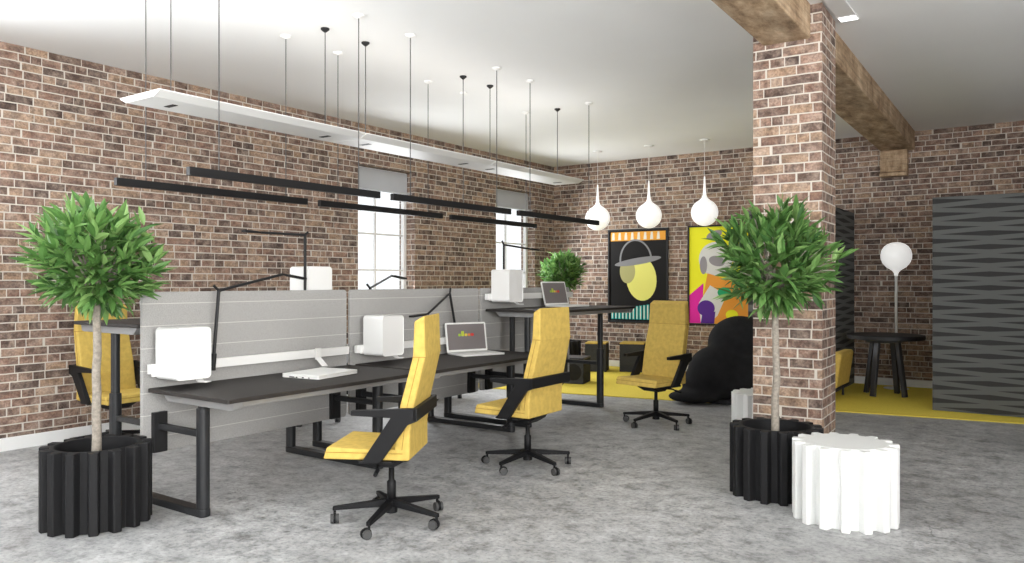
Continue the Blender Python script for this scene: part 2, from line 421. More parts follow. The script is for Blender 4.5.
# ------------------------------------------------------------------ bench desks
XC = -5.0; DZ = .79; RAISE = .42
def desk_module(y0, zf, zr, label):
    t = thing('double_desk', label, 'desk', (XC, y0, 0), 0, 'double desks in one row')
    Ld = 1.80
    for sgn, z in ((1, zf), (-1, zr)):
        Mx = Matrix.Identity(4) if sgn == 1 else Matrix.Translation((0, Ld, 0)) @ Matrix.Rotation(pi, 4, 'Z')
        bm = bmesh.new(); prism(bm, rrect(.06, .935, 0, Ld, .012, 3), z - .026, z); bm.transform(Mx)
        obj('tabletop', bm, TOPM, t, bevel=.003)
        bm = bmesh.new()
        prism(bm, [(.15, z - .026), (.925, z - .026), (.91, z - .072), (.88, z - .078), (.21, z - .078)], .05, .12, 'y')
        prism(bm, [(.15, z - .026), (.925, z - .026), (.91, z - .072), (.88, z - .078), (.21, z - .078)], Ld - .12, Ld - .05, 'y')
        box(bm, .86, .90, .12, Ld - .12, z - .062, z - .026); box(bm, .2, .24, .12, Ld - .12, z - .062, z - .026)
        bm.transform(Mx); obj('underframe', bm, ALU, t, bevel=.003)
        bm = bmesh.new(); prism(bm, [(.055, z + .095), (.085, z + .095), (.085, z + .10), (.09, z + .16), (.055, z + .16)], 0.0, Ld - .03, 'y')
        for yy in (.12, Ld - .18): box(bm, .0165, .056, yy, yy + .05, z + .10, z + .15)
        bm.transform(Mx); obj('accessory_rail', bm, WHITEM, t, bevel=.002)
    bm = bmesh.new(); prism(bm, rrect(-.01, Ld + .01, .345, 1.43, .03, 4), -.016, .016, 'x')
    obj('privacy_screen', bm, FELT, t, bevel=.005)
    for yl in (.10, 1.66):
        bm = bmesh.new(); prism(bm, rrect(-.575, .575, yl - .04, yl + .04, .035, 5), .0, .05)
        lf = obj('leg_frame', bm, STEEL, t, smooth=False, bevel=.006)
        for sgn, z in ((1, zf), (-1, zr)):
            bm = bmesh.new(); prism(bm, rrect(.49, .572, yl - .036, yl + .036, .03, 5), .05, min(z - .1, .70))
            prism(bm, rrect(.50, .562, yl - .027, yl + .027, .022, 5), min(z - .1, .70), z - .078)
            if sgn == -1:
                for v in bm.verts: v.co.x = -v.co.x
            obj('post', bm, STEEL, lf, bevel=.002)
            bm = bmesh.new(); x0, x1 = (.02, .492) if sgn == 1 else (-.492, -.02)
            box(bm, x0, x1, yl - .02, yl + .02, .505, .545)
            obj('crossbar', bm, STEEL, lf, bevel=.004)
            bm = bmesh.new(); x0, x1 = (.017, .05) if sgn == 1 else (-.05, -.017)
            box(bm, x0, x1, yl - .05, yl + .05, .35, .62)
            obj('bracket_plate', bm, BLACKM, lf, bevel=.003)
    return t
d1 = desk_module(2.84, DZ, DZ + RAISE, 'near double desk with closed laptop, far side raised, beside the potted tree on the left')
desk_module(4.70, DZ, DZ, 'middle double desk carrying the larger open laptop and a white box')
d3 = desk_module(6.56, DZ + RAISE, DZ, 'far double desk with front top raised to standing height')
obj('cable_spine', T([(.27, .20, DZ + RAISE - .03), (.27, .20, .66), (.26, .20, .62)], .03, 10), BLACKM, d3)

# ------------------------------------------------------------------ white rail boxes
def rail_box(loc, rz, label):
    t = thing('storage_box', label, 'storage box', loc, rz, 'white boxes hung on the desk rails')
    bm = bmesh.new()
    w_, d_, h_ = .26, .235, .345       # along y, along x (outward), height
    outer = rrect(0, w_, 0, h_, .03, 4); inner = rrect(.004, w_ - .004, .004, h_ - .004, .027, 4)
    a = [bm.verts.new((0, y, z)) for y, z in outer]; b = [bm.verts.new((d_, y, z)) for y, z in outer]
    c = [bm.verts.new((d_ - .0, y, z)) for y, z in inner]; e = [bm.verts.new((d_ - .006, y, z)) for y, z in inner]
    n = len(outer)
    for i in range(n):
        j = (i + 1) % n
        bm.faces.new((a[i], a[j], b[j], b[i])); bm.faces.new((b[i], b[j], c[j], c[i])); bm.faces.new((c[i], c[j], e[j], e[i]))
    bm.faces.new(a); bm.faces.new(e[::-1])
    obj('box_body', bm, WHITEM, t, bevel=.002)
    obj('rail_clip', B(-.02, .0, -.02, .03, .015, .09), WHITEM, t, bevel=.002)
    bm = bmesh.new(); bar(bm, (.16, .20, .006), (.21, .20, -.022), .05, .005, (0, 0, 1)); bar(bm, (.208, .20, -.022), (.26, .23, -.022), .05, .005, (0, 0, 1))
    obj('hook', bm, WHITEM, t)
    return t
bx = rail_box((-4.905, 2.875, .852), 0, 'nearest white box on the desk rail, left of the black lamp')
dup(bx, (-4.905, 4.765, .862), 0, 'white box on the rail between the closed laptop and the nearest office chair')
dup(bx, (-4.905, 6.62, .862 + RAISE), 0, 'white box on the raised far desk in front of the far window')
dup(bx, (XC - .095, 4.585, .862 + RAISE), pi, 'white box showing above the grey screen on the far side of the desks')

# ------------------------------------------------------------------ task lamps
def task_lamp(base, joint, elbow, tip, label, stub=(.0, -.04, .035)):
    b, j, e, t_ = map(Vector, (base, joint, elbow, tip))
    t = thing('task_lamp', label, 'lamp', b, 0, 'black task lamps on the desks')
    j, e, t_ = j - b, e - b, t_ - b; d = (j).normalized()
    bm = bmesh.new(); tube(bm, [(0, 0, 0), d * .12], .019, 12); box(bm, -.04, .012, -.018, .018, .0, .03)
    obj('lamp_base', bm, BLACKM, t, bevel=.002)
    obj('lower_arm', T([d * .1, j], .012, 8), BLACKM, t)
    u = (e - j).normalized()
    obj('upper_arm', T([j - u * .0 , e], .0105, 8), BLACKM, t)
    obj('joint', T([j + Vector(stub), j + Vector(stub) * -.25], .010, 8), BLACKM, t)
    bm = bmesh.new(); v = (t_ - e).normalized(); bar(bm, e, e + v * .05, .02, .016); bar(bm, e + v * .04, t_, .055, .018)
    obj('lamp_head', bm, BLACKM, t, bevel=.005)
    return t
task_lamp((-4.90, 3.30, .87), (-4.88, 3.335, 1.435), (-4.85, 3.87, 1.555), (-4.83, 4.07, 1.52), 'black angled lamp right beside the nearest white box')
task_lamp((-4.90, 6.06, .87), (-4.90, 5.93, 1.385), (-4.75, 5.43, 1.2), (-4.75, 5.2, 1.185), 'black lamp folded down behind the nearest chair back, left of the open laptop', (.0, .01, .05))
task_lamp((-5.10, 4.295, 1.28), (-5.10, 4.295, 1.885), (-5.19, 3.93, 1.89), (-5.2, 3.77, 1.895), 'tall upright black lamp with level arm in front of the white box behind the screen', (.0, .03, .025))
task_lamp((-5.10, 5.04, .87), (-5.10, 5.04, 1.44), (-5.5, 5.74, 1.56), (-5.6, 6.04, 1.53), 'black lamp arm rising above the middle screen in front of the first window')
task_lamp((-4.92, 6.87, 1.29), (-4.92, 6.87, 1.90), (-4.88, 7.28, 1.87), (-4.86, 7.46, 1.86), 'upright black lamp on the raised far desk in front of the second window', (.0, -.03, .04))

# ------------------------------------------------------------------ laptops
def mark(bm, x, y, w_, h_, mi):
    a = [bm.verts.new((x + p, -.0, y + q)) for p, q in ((0, 0), (w_, 0), (w_, h_), (0, h_))]
    f = bm.faces.new(a); f.material_index = mi
def laptop(loc, rz, label, W=.42, D=.30, Hs=.29, tilt=12):
    """local: faces +x, hinge along y at x=0"""
    t = thing('laptop', label, 'laptop', loc, rz, 'open white laptops')
    bm = bmesh.new(); prism(bm, rrect(0, D, -W / 2, W / 2, .015, 4), .001, .019); base = obj('laptop_base', bm, WHITER, t, bevel=.003)
    bm = bmesh.new(); box(bm, .03, .17, -W / 2 + .03, W / 2 - .03, .019, .021); obj('keyboard', bm, mat('pale keys', (.6, .6, .59), .5), base, bevel=.001)
    Mt = Matrix.Translation((0.004, 0, .016)) @ Matrix.Rotation(-radians(tilt), 4, 'Y')
    bm = bmesh.new(); prism(bm, rrect(-W / 2, W / 2, 0, Hs, .015, 4), -.010, .0, 'x'); bm.transform(Mt); lid = obj('laptop_lid', bm, WHITER, t, bevel=.002)
    bm = bmesh.new(); box(bm, -.0005, .0012, -W / 2 + .018, W / 2 - .018, .022, Hs - .016); bm.transform(Mt); sc = obj('display', bm, SCR, lid)
    bm = bmesh.new(); y = -.085; s = W / .42
    for wd, ht, dz, mi in ((.026, .026, 0, 0), (.030, .050, 0, 1), (.026, .026, 0, 2), (.022, .026, 0, 3), (.034, .026, 0, 4)):
        pts = rrect(y * s, (y + wd) * s, Hs * .53, Hs * .53 + ht, .008, 3)
        k0 = len(bm.faces); prism(bm, pts, .0012, .0022, 'x'); bm.faces.ensure_lookup_table()
        for f in bm.faces[k0:]: f.material_index = mi
        y += wd + .006
    bm.transform(Mt)
    obj('screen_mark', bm, MARKS, lid)
    return t
MARKS = [mat('mark green', (.35, .55, .05), .5), mat('mark lime', (.55, .65, .06), .5), mat('mark yellow', (.85, .65, .06), .5), mat('mark orange', (.75, .25, .06), .5), mat('mark red', (.65, .05, .04), .5)]
laptop((-4.78, 6.06, DZ + .001), radians(-22), 'larger open white laptop on the middle desk right of the nearest chair back', .46, .33, .29, 10)
laptop((-4.79, 7.76, DZ + RAISE + .001), radians(-10), 'smaller looking open white laptop on the raised far desk', .42, .32, .28, 14)
# closed laptop
t = thing('closed_laptop', 'closed white laptop lying on the near desk under its rail arm', 'laptop', (-4.55, 3.98, DZ + .001), radians(8))
bm = bmesh.new(); prism(bm, rrect(-.175, .175, -.225, .225, .015, 4), .002, .018); obj('laptop_base', bm, WHITER, t, bevel=.003)
bm = bmesh.new(); prism(bm, rrect(-.175, .175, -.225, .225, .015, 4), .0195, .032); obj('laptop_lid', bm, WHITER, t, bevel=.003)
bm = bmesh.new()
for i, wd in enumerate((.05, .018, .018, .012)):
    bm = bmesh.new(); box(bm, -.10 + i * .06, -.10 + i * .06 + wd, -.2256, -.224, .0055, .0135); obj('port', bm, PLAST, t)

bm = bmesh.new(); box(bm, .0, .012, -.03, .03, -.0, .09); bar(bm, (.008, 0, .01), (.12, -.03, -.045), .05, .008); bm.transform(Matrix.Translation((.095, 4.26 - 2.84, .87))); obj('laptop_holder', bm, WHITEM, d1, bevel=.002)

# ------------------------------------------------------------------ office chairs (local: faces +x)
HX = -.085
def office_chair(loc, heading, label, base_rot=0.0):
    t = thing('office_chair', label, 'chair', loc, radians(heading), 'yellow high-back office chairs')
    # seat cushion: wedge front
    bm = bmesh.new(); prism(bm, [(-.24, .435), (.27, .435), (.245, .51), (.0, .50), (-.24, .50)], -.255, .255, 'y')
    seat = obj('seat', bm, YEL, t, bevel=.012, seg=3)
    bm = bmesh.new()
    for s_ in (-1, 1): tube(bm, [(-.22, s_ * .2565, .478), (.25, s_ * .2565, .478)], .002, 5)
    tube(bm, [(.2585, -.25, .478), (.2585, .25, .478)], .002, 5)
    obj('seat_seam', bm, SEAM, seat)
    # backrest: lower part leans back, head part upright
    prof = [(-.165, .48), (-.20, .76), (-.275, 1.05), (-.282, 1.262), (-.345, 1.298), (-.352, 1.05), (-.285, .76), (-.262, .60), (-.262, .436), (-.20, .434)]
    bm = bmesh.new(); n = len(prof)
    def hw(z): return .255 - .028 * max(0, (z - .45)) / .85
    a = [bm.verts.new((x, -hw(z), z)) for x, z in prof]; b = [bm.verts.new((x, hw(z), z)) for x, z in prof]
    bm.faces.new(a[::-1]); bm.faces.new(b)
    for i in range(n):
        j = (i + 1) % n; bm.faces.new((a[i], a[j], b[j], b[i]))
    back = obj('backrest', bm, YEL, t, bevel=.012, seg=3)
    bm = bmesh.new()
    for z, x, xb in ((1.05, -.276, -.353), (.68, -.192, -.275)):
        h = hw(z) + .0008
        tube(bm, [(xb, -h, z), (x, -h, z), (x, h, z), (xb, h, z)], .0022, 5)
    for s_ in (-1, 1): tube(bm, [(-.215, s_ * (hw(.5) + .0005), .5), (-.245, s_ * (hw(.76) + .0005), .76), (-.315, s_ * (hw(1.05) + .0005), 1.05)], .002, 5)
    obj('back_seam', bm, SEAM, back)
    # armrests: level arm, slanted strut and a band around the back
    for s_ in (-1, 1):
        bm = bmesh.new(); y = s_ * .275
        prism(bm, [(-.31, .755), (.085, .735), (.085, .705), (-.155, .695), (.025, .425), (-.09, .425), (-.255, .655), (-.31, .675)], y - .018, y + .018, 'y')
        if s_ == 1: ft = bm
        obj('armrest', bm, PLAST, t, bevel=.004)
    bm = bmesh.new(); box(bm, -.315, -.286, -.293, .293, .675, .755); obj('back_band', bm, PLAST, t, bevel=.006)
    # mechanism, column, five star base
    bm = bmesh.new(); prism(bm, [(-.22, .435), (.14, .435), (.10, .40), (.0, .355), (-.12, .355), (-.20, .40)], -.10, .10, 'y')
    box(bm, -.16, .05, -.27, .27, .415, .434); mech = obj('tilt_mechanism', bm, PLAST, t, bevel=.01)
    bm = bmesh.new(); tube(bm, [(-.02, .09, .395), (-.06, .22, .395), (-.07, .29, .375)], .008, 8); tube(bm, [(-.07, .26, .38), (-.075, .33, .368)], .013, 8)
    obj('lever', bm, PLAST, mech)
    obj('gas_column', T([(HX, 0, .12), (HX, 0, .25), (HX, 0, .26), (HX, 0, .37)], [.028, .028, .018, .018], 14), PLAST, t, smooth=True)
    bm = bmesh.new(); tube(bm, [(HX, 0, .055), (HX, 0, .135)], .038, 16)
    for k in range(5):
        a = radians(72 * k + base_rot); c_, s_ = cos(a), sin(a)
        p0 = Vector((HX + c_ * .02, s_ * .02, .12)); p1 = Vector((HX + c_ * .362, s_ * .362, .088)); w0, w1 = .024, .014
        side = Vector((-s_, c_, 0)); vs = []
        for p, w_, hh in ((p0, w0, .022), (p1, w1, .012)):
            for q, u in ((-1, -1), (1, -1), (1, 1), (-1, 1)): vs.append(bm.verts.new(p + side * q * w_ + Vector((0, 0, u * hh))))
        for f in ((3, 2, 1, 0), (4, 5, 6, 7), (0, 1, 5, 4), (1, 2, 6, 5), (2, 3, 7, 6), (3, 0, 4, 7)): bm.faces.new([vs[i] for i in f])
    star = obj('star_base', bm, PLAST, t, bevel=.004)
    rnd = random.Random(int(loc[0] * 100 + loc[1] * 37))
    for k in range(5):
        a = radians(72 * k + base_rot); cx, cy = HX + cos(a) * .350, sin(a) * .350; f = rnd.uniform(0, 2 * pi)
        dx, dy = cos(f), sin(f)
        bm = bmesh.new(); ox, oy = cx + dx * .018, cy + dy * .018
        for s_ in (-1, 1):
            tube(bm, [(ox - dy * s_ * .008, oy + dx * s_ * .008, .030), (ox - dy * s_ * .026, oy + dx * s_ * .026, .030)], .029, 14)
        cs = obj('castor', bm, RUBBER, t, bevel=.003)
        bm = bmesh.new(); tube(bm, [(cx, cy, .05), (cx, cy, .09)], .009, 8)
        tube(bm, [(ox - dy * .007, oy + dx * .007, .034), (ox + dy * .007, oy - dx * .007, .034)], .0335, 14)
        obj('castor_hood', bm, PLAST, cs)
    return t
office_chair((-3.49, 3.52, 0), 209, 'nearest yellow office chair, pulled up to the near desk with its back to the viewer', 11)
office_chair((-3.60, 5.24, 0), 181, 'yellow office chair pulled up to the middle desk, second nearest on the viewer side', 15)
office_chair((-3.465, 7.475, 0), 258, 'yellow office chair facing the viewer in front of the dark poster', 0)
office_chair((-6.93, 3.72, 0), 0, 'yellow office chair behind the left potted tree against the brick wall', 18)
office_chair((-6.52, 5.62, 0), 10, 'chair on the wall side of the middle desk, only castors showing', 8)
office_chair((-6.52, 7.65, 0), -5, 'chair on the wall side of the far desk, only castors showing', 30)

# ------------------------------------------------------------------ ribbed planters and trees
def rib_outline(r_out, r_in, n, k=3):
    pts = []
    for i in range(n):
        a0 = 2 * pi * i / n; st = 2 * pi / n
        for fr, r in ((.0, r_in), (.20, r_in), (.30, r_out * .985), (.36, r_out), (.64, r_out), (.70, r_out * .985), (.80, r_in)):
            pts.append((r * cos(a0 + st * fr), r * sin(a0 + st * fr)))
    return pts
def planter_bm(h=.488, R=.315, Ri=.256, n=15, hollow=.232):
    bm = bmesh.new(); o = rib_outline(R, Ri, n)
    if not hollow: prism(bm, o, 0, h); return bm
    N = len(o); inn = []
    for x, y in o:
        a = math.atan2(y, x); inn.append((hollow * cos(a), hollow * sin(a)))
    rings = [[bm.verts.new((x, y, z)) for x, y in s] for s, z in ((o, 0), (o, h), (inn, h), (inn, h - .16))]
    for a, b in zip(rings, rings[1:]):
        for i in range(N):
            j = (i + 1) % N; bm.faces.new((a[i], a[j], b[j], b[i]))
    bm.faces.new(rings[0][::-1]); bm.faces.new(rings[-1])
    return bm
def crown(seed, R=.40, N=1250, zc=1.64):
    rnd = random.Random(seed); bm = bmesh.new(); col = bm.loops.layers.float_color.new('tint')
    def leaf(p, d, L, W):
        d = d.normalized(); s = d.cross(Vector((rnd.gauss(0, .4), rnd.gauss(0, .4), 1))).normalized(); u = s.cross(d).normalized()
        tv = min(1, max(0, rnd.gauss(.5, .27)))
        prev = None
        for q, wf in ((0, .15), (.2, .72), (.45, 1.0), (.72, .66), (1.0, .03)):
            c = p + d * L * q - u * (q * q) * L * .10
            row = [bm.verts.new(c - s * W * wf + u * W * .35 * wf), bm.verts.new(c), bm.verts.new(c + s * W * wf + u * W * .35 * wf)]
            if prev:
                for i in (0, 1):
                    f = bm.faces.new((prev[i], prev[i + 1], row[i + 1], row[i]))
                    for lp in f.loops: lp[col] = (tv, tv, tv, 1)
            prev = row
    ntw = N // 9
    for i in range(ntw):
        z = 1 - 2 * (i + .5) / ntw; ph = i * 2.39996 + rnd.uniform(-.2, .2); r = math.sqrt(1 - z * z)
        dr = Vector((r * cos(ph), r * sin(ph), z)); ln = R * rnd.uniform(.55, 1.0)
        if z < -.6: ln *= .85
        tip = Vector((0, 0, zc)) + Vector((dr.x * ln, dr.y * ln, dr.z * ln * .98))
        g = (dr + Vector((0, 0, .55))).normalized()
        for k in range(9):
            q = rnd.uniform(.0, 1.0); base = tip - g * .13 * (1 - q)
            dd = (g * (.55 + .5 * q) + Vector((rnd.gauss(0, .42), rnd.gauss(0, .42), rnd.gauss(.05, .38)))).normalized()
            leaf(base, dd, rnd.uniform(.10, .17), rnd.uniform(.017, .027))
    return bm, ntw
def tree_parts(t, potmat, seed, R, zc, lean=0.0):
    obj('planter', planter_bm(), potmat, t, bevel=.004)
    obj('soil', LA([(0, .345), (.232, .345), (.232, .325), (0, .325)], 28), SOIL, t)
    rnd = random.Random(seed)
    pts = [(0, 0, .33)] + [(rnd.uniform(-.006, .006) + lean * (k / 9), rnd.uniform(-.006, .006), .33 + (zc - .33 - .22) * k / 9) for k in range(1, 10)]
    tr = T(pts, [.029 - .0008 * k for k in range(10)], 10)
    obj('trunk', tr, BARK, t, smooth=True)
    bm = bmesh.new(); top = Vector(pts[-1])
    for i in range(26):
        z = rnd.uniform(-.3, 1); a = rnd.uniform(0, 2 * pi); r = math.sqrt(1 - z * z); e = Vector((r * cos(a), r * sin(a), z)) * R * .8 + Vector((lean, 0, zc))
        tube(bm, [top - Vector((0, 0, .02)), top.lerp(e, .5) + Vector((0, 0, .03)), e], [.009, .006, .003], 5)
    obj('branches', bm, BARK, t)
    bm, _ = crown(seed, R, 1300, zc)
    obj('foliage', bm, LEAF, t)
t1 = thing('potted_tree', 'round-headed tree in a black ribbed planter at the left, in front of the near desk', 'potted tree', (-4.905, 2.49, 0), .1, 'ball-shaped potted trees')
tree_parts(t1, POTB, 3, .375, 1.63)
t2 = thing('potted_tree', 'round-headed tree in a black ribbed planter in front of the brick column', 'potted tree', (-1.625, 5.57, 0), .35, 'ball-shaped potted trees')
tree_parts(t2, POTB, 8, .43, 1.64)
dup(t1, (-6.87, 11.3, .012), 1.9, 'small distant potted tree in the far corner behind the raised desk laptop')
def pouf(loc, rz, label):
    t = thing('ribbed_stool', label, 'stool', loc, rz, 'white ribbed stools')
    obj('body', planter_bm(hollow=None), POTW, t, bevel=.005)
    obj('seat_pad', LA([(0, .4881), (.250, .4881), (.250, .4900), (0, .4900)], 40), POTW, t)
    return t
pouf((-1.098, 5.235, 0), .12, 'large white ribbed stool in front, standing right of the black planter')
pouf((-2.164, 7.15, 0), .4, 'white ribbed stool half hidden behind the brick column')

# ------------------------------------------------------------------ hanging lights
def linear(x, y, label):
    t = thing('linear_pendant', label, 'ceiling light', (x, y, 2.18), 0, 'black linear pendant lights')
    bm = bmesh.new(); box(bm, -.02, .02, 0, 1.71, 0, .055); obj('housing', bm, BLACKM, t, bevel=.002)
    for yy in (.225, 1.485):
        c = obj('cable', T([(0, yy, .055), (0, yy, H - 2.18 - .0)], .0042, 6), CABLE, t)
        obj('ceiling_cap', LA([(0, H - 2.18 - .028), (.012, H - 2.18 - .028), (.045, H - 2.18 - .012), (.045, H - 2.18 - .0), (0, H - 2.18 - .0)], 16, (0, yy)), WHITE, t)
    return t
lp = linear(-4.55, 2.886, 'nearest black light bar of the row on the viewer side')
dup(lp, (-4.55, 4.75, 2.18), 0, 'middle black light bar of the row on the viewer side')
dup(lp, (-4.55, 6.605, 2.18), 0, 'farthest black light bar of the row on the viewer side, ending at a white globe')
dup(lp, (-5.45, 2.896, 2.18), 0, 'nearest black light bar of the row on the wall side, above the left potted tree')
dup(lp, (-5.45, 4.75, 2.18), 0, 'middle black light bar of the row on the wall side, crossing the first window')
dup(lp, (-5.45, 6.605, 2.18), 0, 'farthest black light bar of the row on the wall side')
def slab(y, label):
    t = thing('slab_pendant', label, 'ceiling light', (-5.02, y, 2.715), 0, 'white slab pendant lights'); L = 1.835
    bm = bmesh.new(); pr = [(-.17, 0), (.17, 0), (.245, .035), (.245, .041), (.16, .041), (-.16, .041), (-.245, .041), (-.245, .035)]
    prism(bm, pr, 0, L, 'y'); obj('housing', bm, WHITE, t)
    obj('light_strip', B(-.20, -.08, .06, L - .06, .0412, .045), UPL, t); obj('light_strip', B(.08, .20, .06, L - .06, .0412, .045), UPL, t)
    for yy in (.225, L - .225):
        obj('slot', B(-.055, .055, yy - .02, yy + .02, -.003, -.0004), PLAST, t)
        obj('cable', T([(0, yy, .041), (0, yy, H - 2.715)], .0042, 6), CABLE, t)
        obj('ceiling_cap', LA([(0, H - 2.715 - .035), (.008, H - 2.715 - .035), (.036, H - 2.715 - .012), (.036, H - 2.715), (0, H - 2.715)], 16, (0, yy)), BLACKM, t)
    return t
sp = slab(2.83, 'nearest white slab light with its free pointed end over the near desk')
dup(sp, (-5.02, 4.68, 2.715), 0, 'middle white slab light above the middle desk')
dup(sp, (-5.02, 6.53, 2.715), 0, 'farthest white slab light reaching toward the room corner')
def globe(loc, label):
    t = thing('globe_pendant', label, 'ceiling light', loc, 0, 'white globe pendants'); R = .2
    pr = [(0, -R)] + [(R * sin(a), -R * cos(a)) for a in [pi * k / 20 for k in range(1, 18)]]
    pr += [(.075, .192), (.045, .215), (.028, .26), (.018, .36), (.010, .54), (0, .545)]
    obj('globe', LA(pr, 40), GLOBE, t, smooth=True)
    top = H - loc[2]
    obj('cord', T([(0, 0, .54), (0, 0, top)], .0025, 6), WHITE, t)
    obj('ceiling_rose', LA([(0, top - .03), (.07, top - .02), (.075, top), (0, top)], 20), WHITE, t)
    return t
g = globe((-6.12, 11.17, 2.53), 'leftmost white globe pendant at the tip of the black light bar')
dup(g, (-5.215, 11.17, 2.53), 0, 'middle white globe pendant above the dark face poster')
dup(g, (-4.31, 11.17, 2.53), 0, 'rightmost white globe pendant above the yellow poster')
# recessed strip light beside the beam
t = thing('recessed_light', 'small recessed ceiling light showing at the top right of the brick column', 'ceiling light', (-1.37, 6.3, H))
bm = bmesh.new(); box(bm, -.07, .07, -.55, .42, -.012, 0); obj('frame', bm, WHITEM, t, bevel=.003)
obj('diffuser', B(-.065, .065, .30, .41, -.015, -.012), mat('lit diffuser', (1, 1, 1), .5, emit=(1, 1, 1), estr=2.0), t)

# floor lamp
t = thing('floor_lamp', 'white floor lamp with egg-shaped globe behind the round table', 'lamp', (-1.83, 11.93, .012))
obj('lamp_base', LA([(0, 0), (.16, 0), (.16, .008), (.10, .016), (.02, .03), (0, .03)], 32), WHITER, t, smooth=True)
obj('pole', LA([(0, .02), (.019, .02), (.018, 1.5), (.022, 1.58), (0, 1.585)], 16), WHITER, t, smooth=True)
pr = [(0, 1.56), (.02, 1.56), (.03, 1.61), (.06, 1.645), (.125, 1.685), (.175, 1.745), (.198, 1.81), (.2, 1.86), (.188, 1.92), (.155, 1.975), (.11, 2.01), (.055, 2.03), (0, 2.035)]
obj('lamp_globe', LA(pr, 36), GLOBE, t, smooth=True)
# round table
t = thing('round_table', 'black round table on four splayed legs beside the floor lamp', 'table', (-1.84, 11.15, .012))
obj('tabletop', LA([(0, .735), (.46, .735), (.47, .742), (.47, .788), (.46, .795), (0, .795)], 48), BLACKM, t)
bm = bmesh.new(); box(bm, -.2, .2, -.2, .2, .695, .735); obj('apron', bm, DARKG, t, bevel=.01)
for k in range(4):
    a = radians(45 + 90 * k + 22); bm = bmesh.new(); bar(bm, (cos(a) * .27, sin(a) * .27, 0.003), (cos(a) * .17, sin(a) * .17, .715), .065, .05, (cos(a), sin(a), 0)); obj('leg', bm, DARKG, t, bevel=.004)

# ------------------------------------------------------------------ posters (plain stand-ins)
def flat(bm, pts, y, mi):
    f0 = len(bm.faces); prism(bm, pts, y, y - .0012, 'y'); bm.faces.ensure_lookup_table()
    for f in bm.faces[f0:]: f.material_index = mi
def ell(cx, cz, rx, rz, n=28, a0=0, a1=360, rot=0):
    out = []
    for k in range(n):
        a = radians(a0 + (a1 - a0) * k / (n if a1 - a0 == 360 else n - 1)); x, z = rx * cos(a), rz * sin(a); r = radians(rot)
        out.append((cx + x * cos(r) - z * sin(r), cz + x * sin(r) + z * cos(r)))
    return out
def poster(x0, x1, z0, z1, label, build):
    t = thing('framed_poster', label, 'poster', (x0, YB - .001, z0)); W, Hh = x1 - x0, z1 - z0
    bm = bmesh.new(); f = .028
    box(bm, 0, f, -.035, 0, 0, Hh); box(bm, W - f, W, -.035, 0, 0, Hh); box(bm, f, W - f, -.035, 0, 0, f); box(bm, f, W - f, -.035, 0, Hh - f, Hh)
    obj('frame', bm, BLACKM, t, bevel=.002)
    bm = bmesh.new(); mats = build(bm, W, Hh)
    for q in mats: q.node_tree.nodes['Principled BSDF'].inputs['Specular IOR Level'].default_value = .12
    obj('print', bm, mats, t)
def P1(bm, W, Hh):
    m = [mat('ink black', (.012, .011, .011), .5), mat('ink yellow', (.78, .76, .20), .5), mat('ink grey', (.24, .24, .25), .5), mat('ink orange', (.75, .34, .05), .5),
         mat('ink cream', (.75, .72, .62), .5), mat('ink teal', (.02, .42, .40), .5), mat('ink hair', (.42, .40, .18), .5), mat('ink dark', (.012, .012, .012), .5)]
    flat(bm, [(.02, .02), (W - .02, .02), (W - .02, Hh - .02), (.02, Hh - .02)], -.012, 0)
    flat(bm, [(.05, Hh * .875), (W - .05, Hh * .875), (W - .05, Hh - .05), (.05, Hh - .05)], -.0135, 3)
    for k in range(8):
        x = .07 + k * (W - .16) / 8; flat(bm, [(x, Hh * .885), (x + .06, Hh * .885), (x + .05, Hh - .06), (x + .015, Hh - .06)], -.015, 4)
    # plain rounded bust shape under a round dome, no likeness
    flat(bm, ell(W * .56, Hh * .47, W * .25, Hh * .235, rot=8), -.0135, 1)
    flat(bm, ell(W * .33, Hh * .55, W * .13, Hh * .13), -.014, 6)
    flat(bm, ell(W * .47, Hh * .655, W * .275, Hh * .235, 24, 0, 180, 6), -.0155, 2)
    flat(bm, ell(W * .47, Hh * .662, W * .245, Hh * .21, 24, 0, 180, 6), -.017, 0)
    flat(bm, ell(W * .50, Hh * .655, W * .39, Hh * .036, rot=8), -.0185, 2)
    for k in range(15):
        x = .06 + k * (W - .12) / 15; h_ = Hh * (.10 + .006 * k); flat(bm, [(x, .06), (x + .048, .06), (x + .048, .06 + h_), (x, .06 + h_)], -.0135, 5)
        flat(bm, [(x + .012, .07), (x + .03, .07), (x + .03, .05 + h_), (x + .012, .05 + h_)], -.015, 4)
    return m
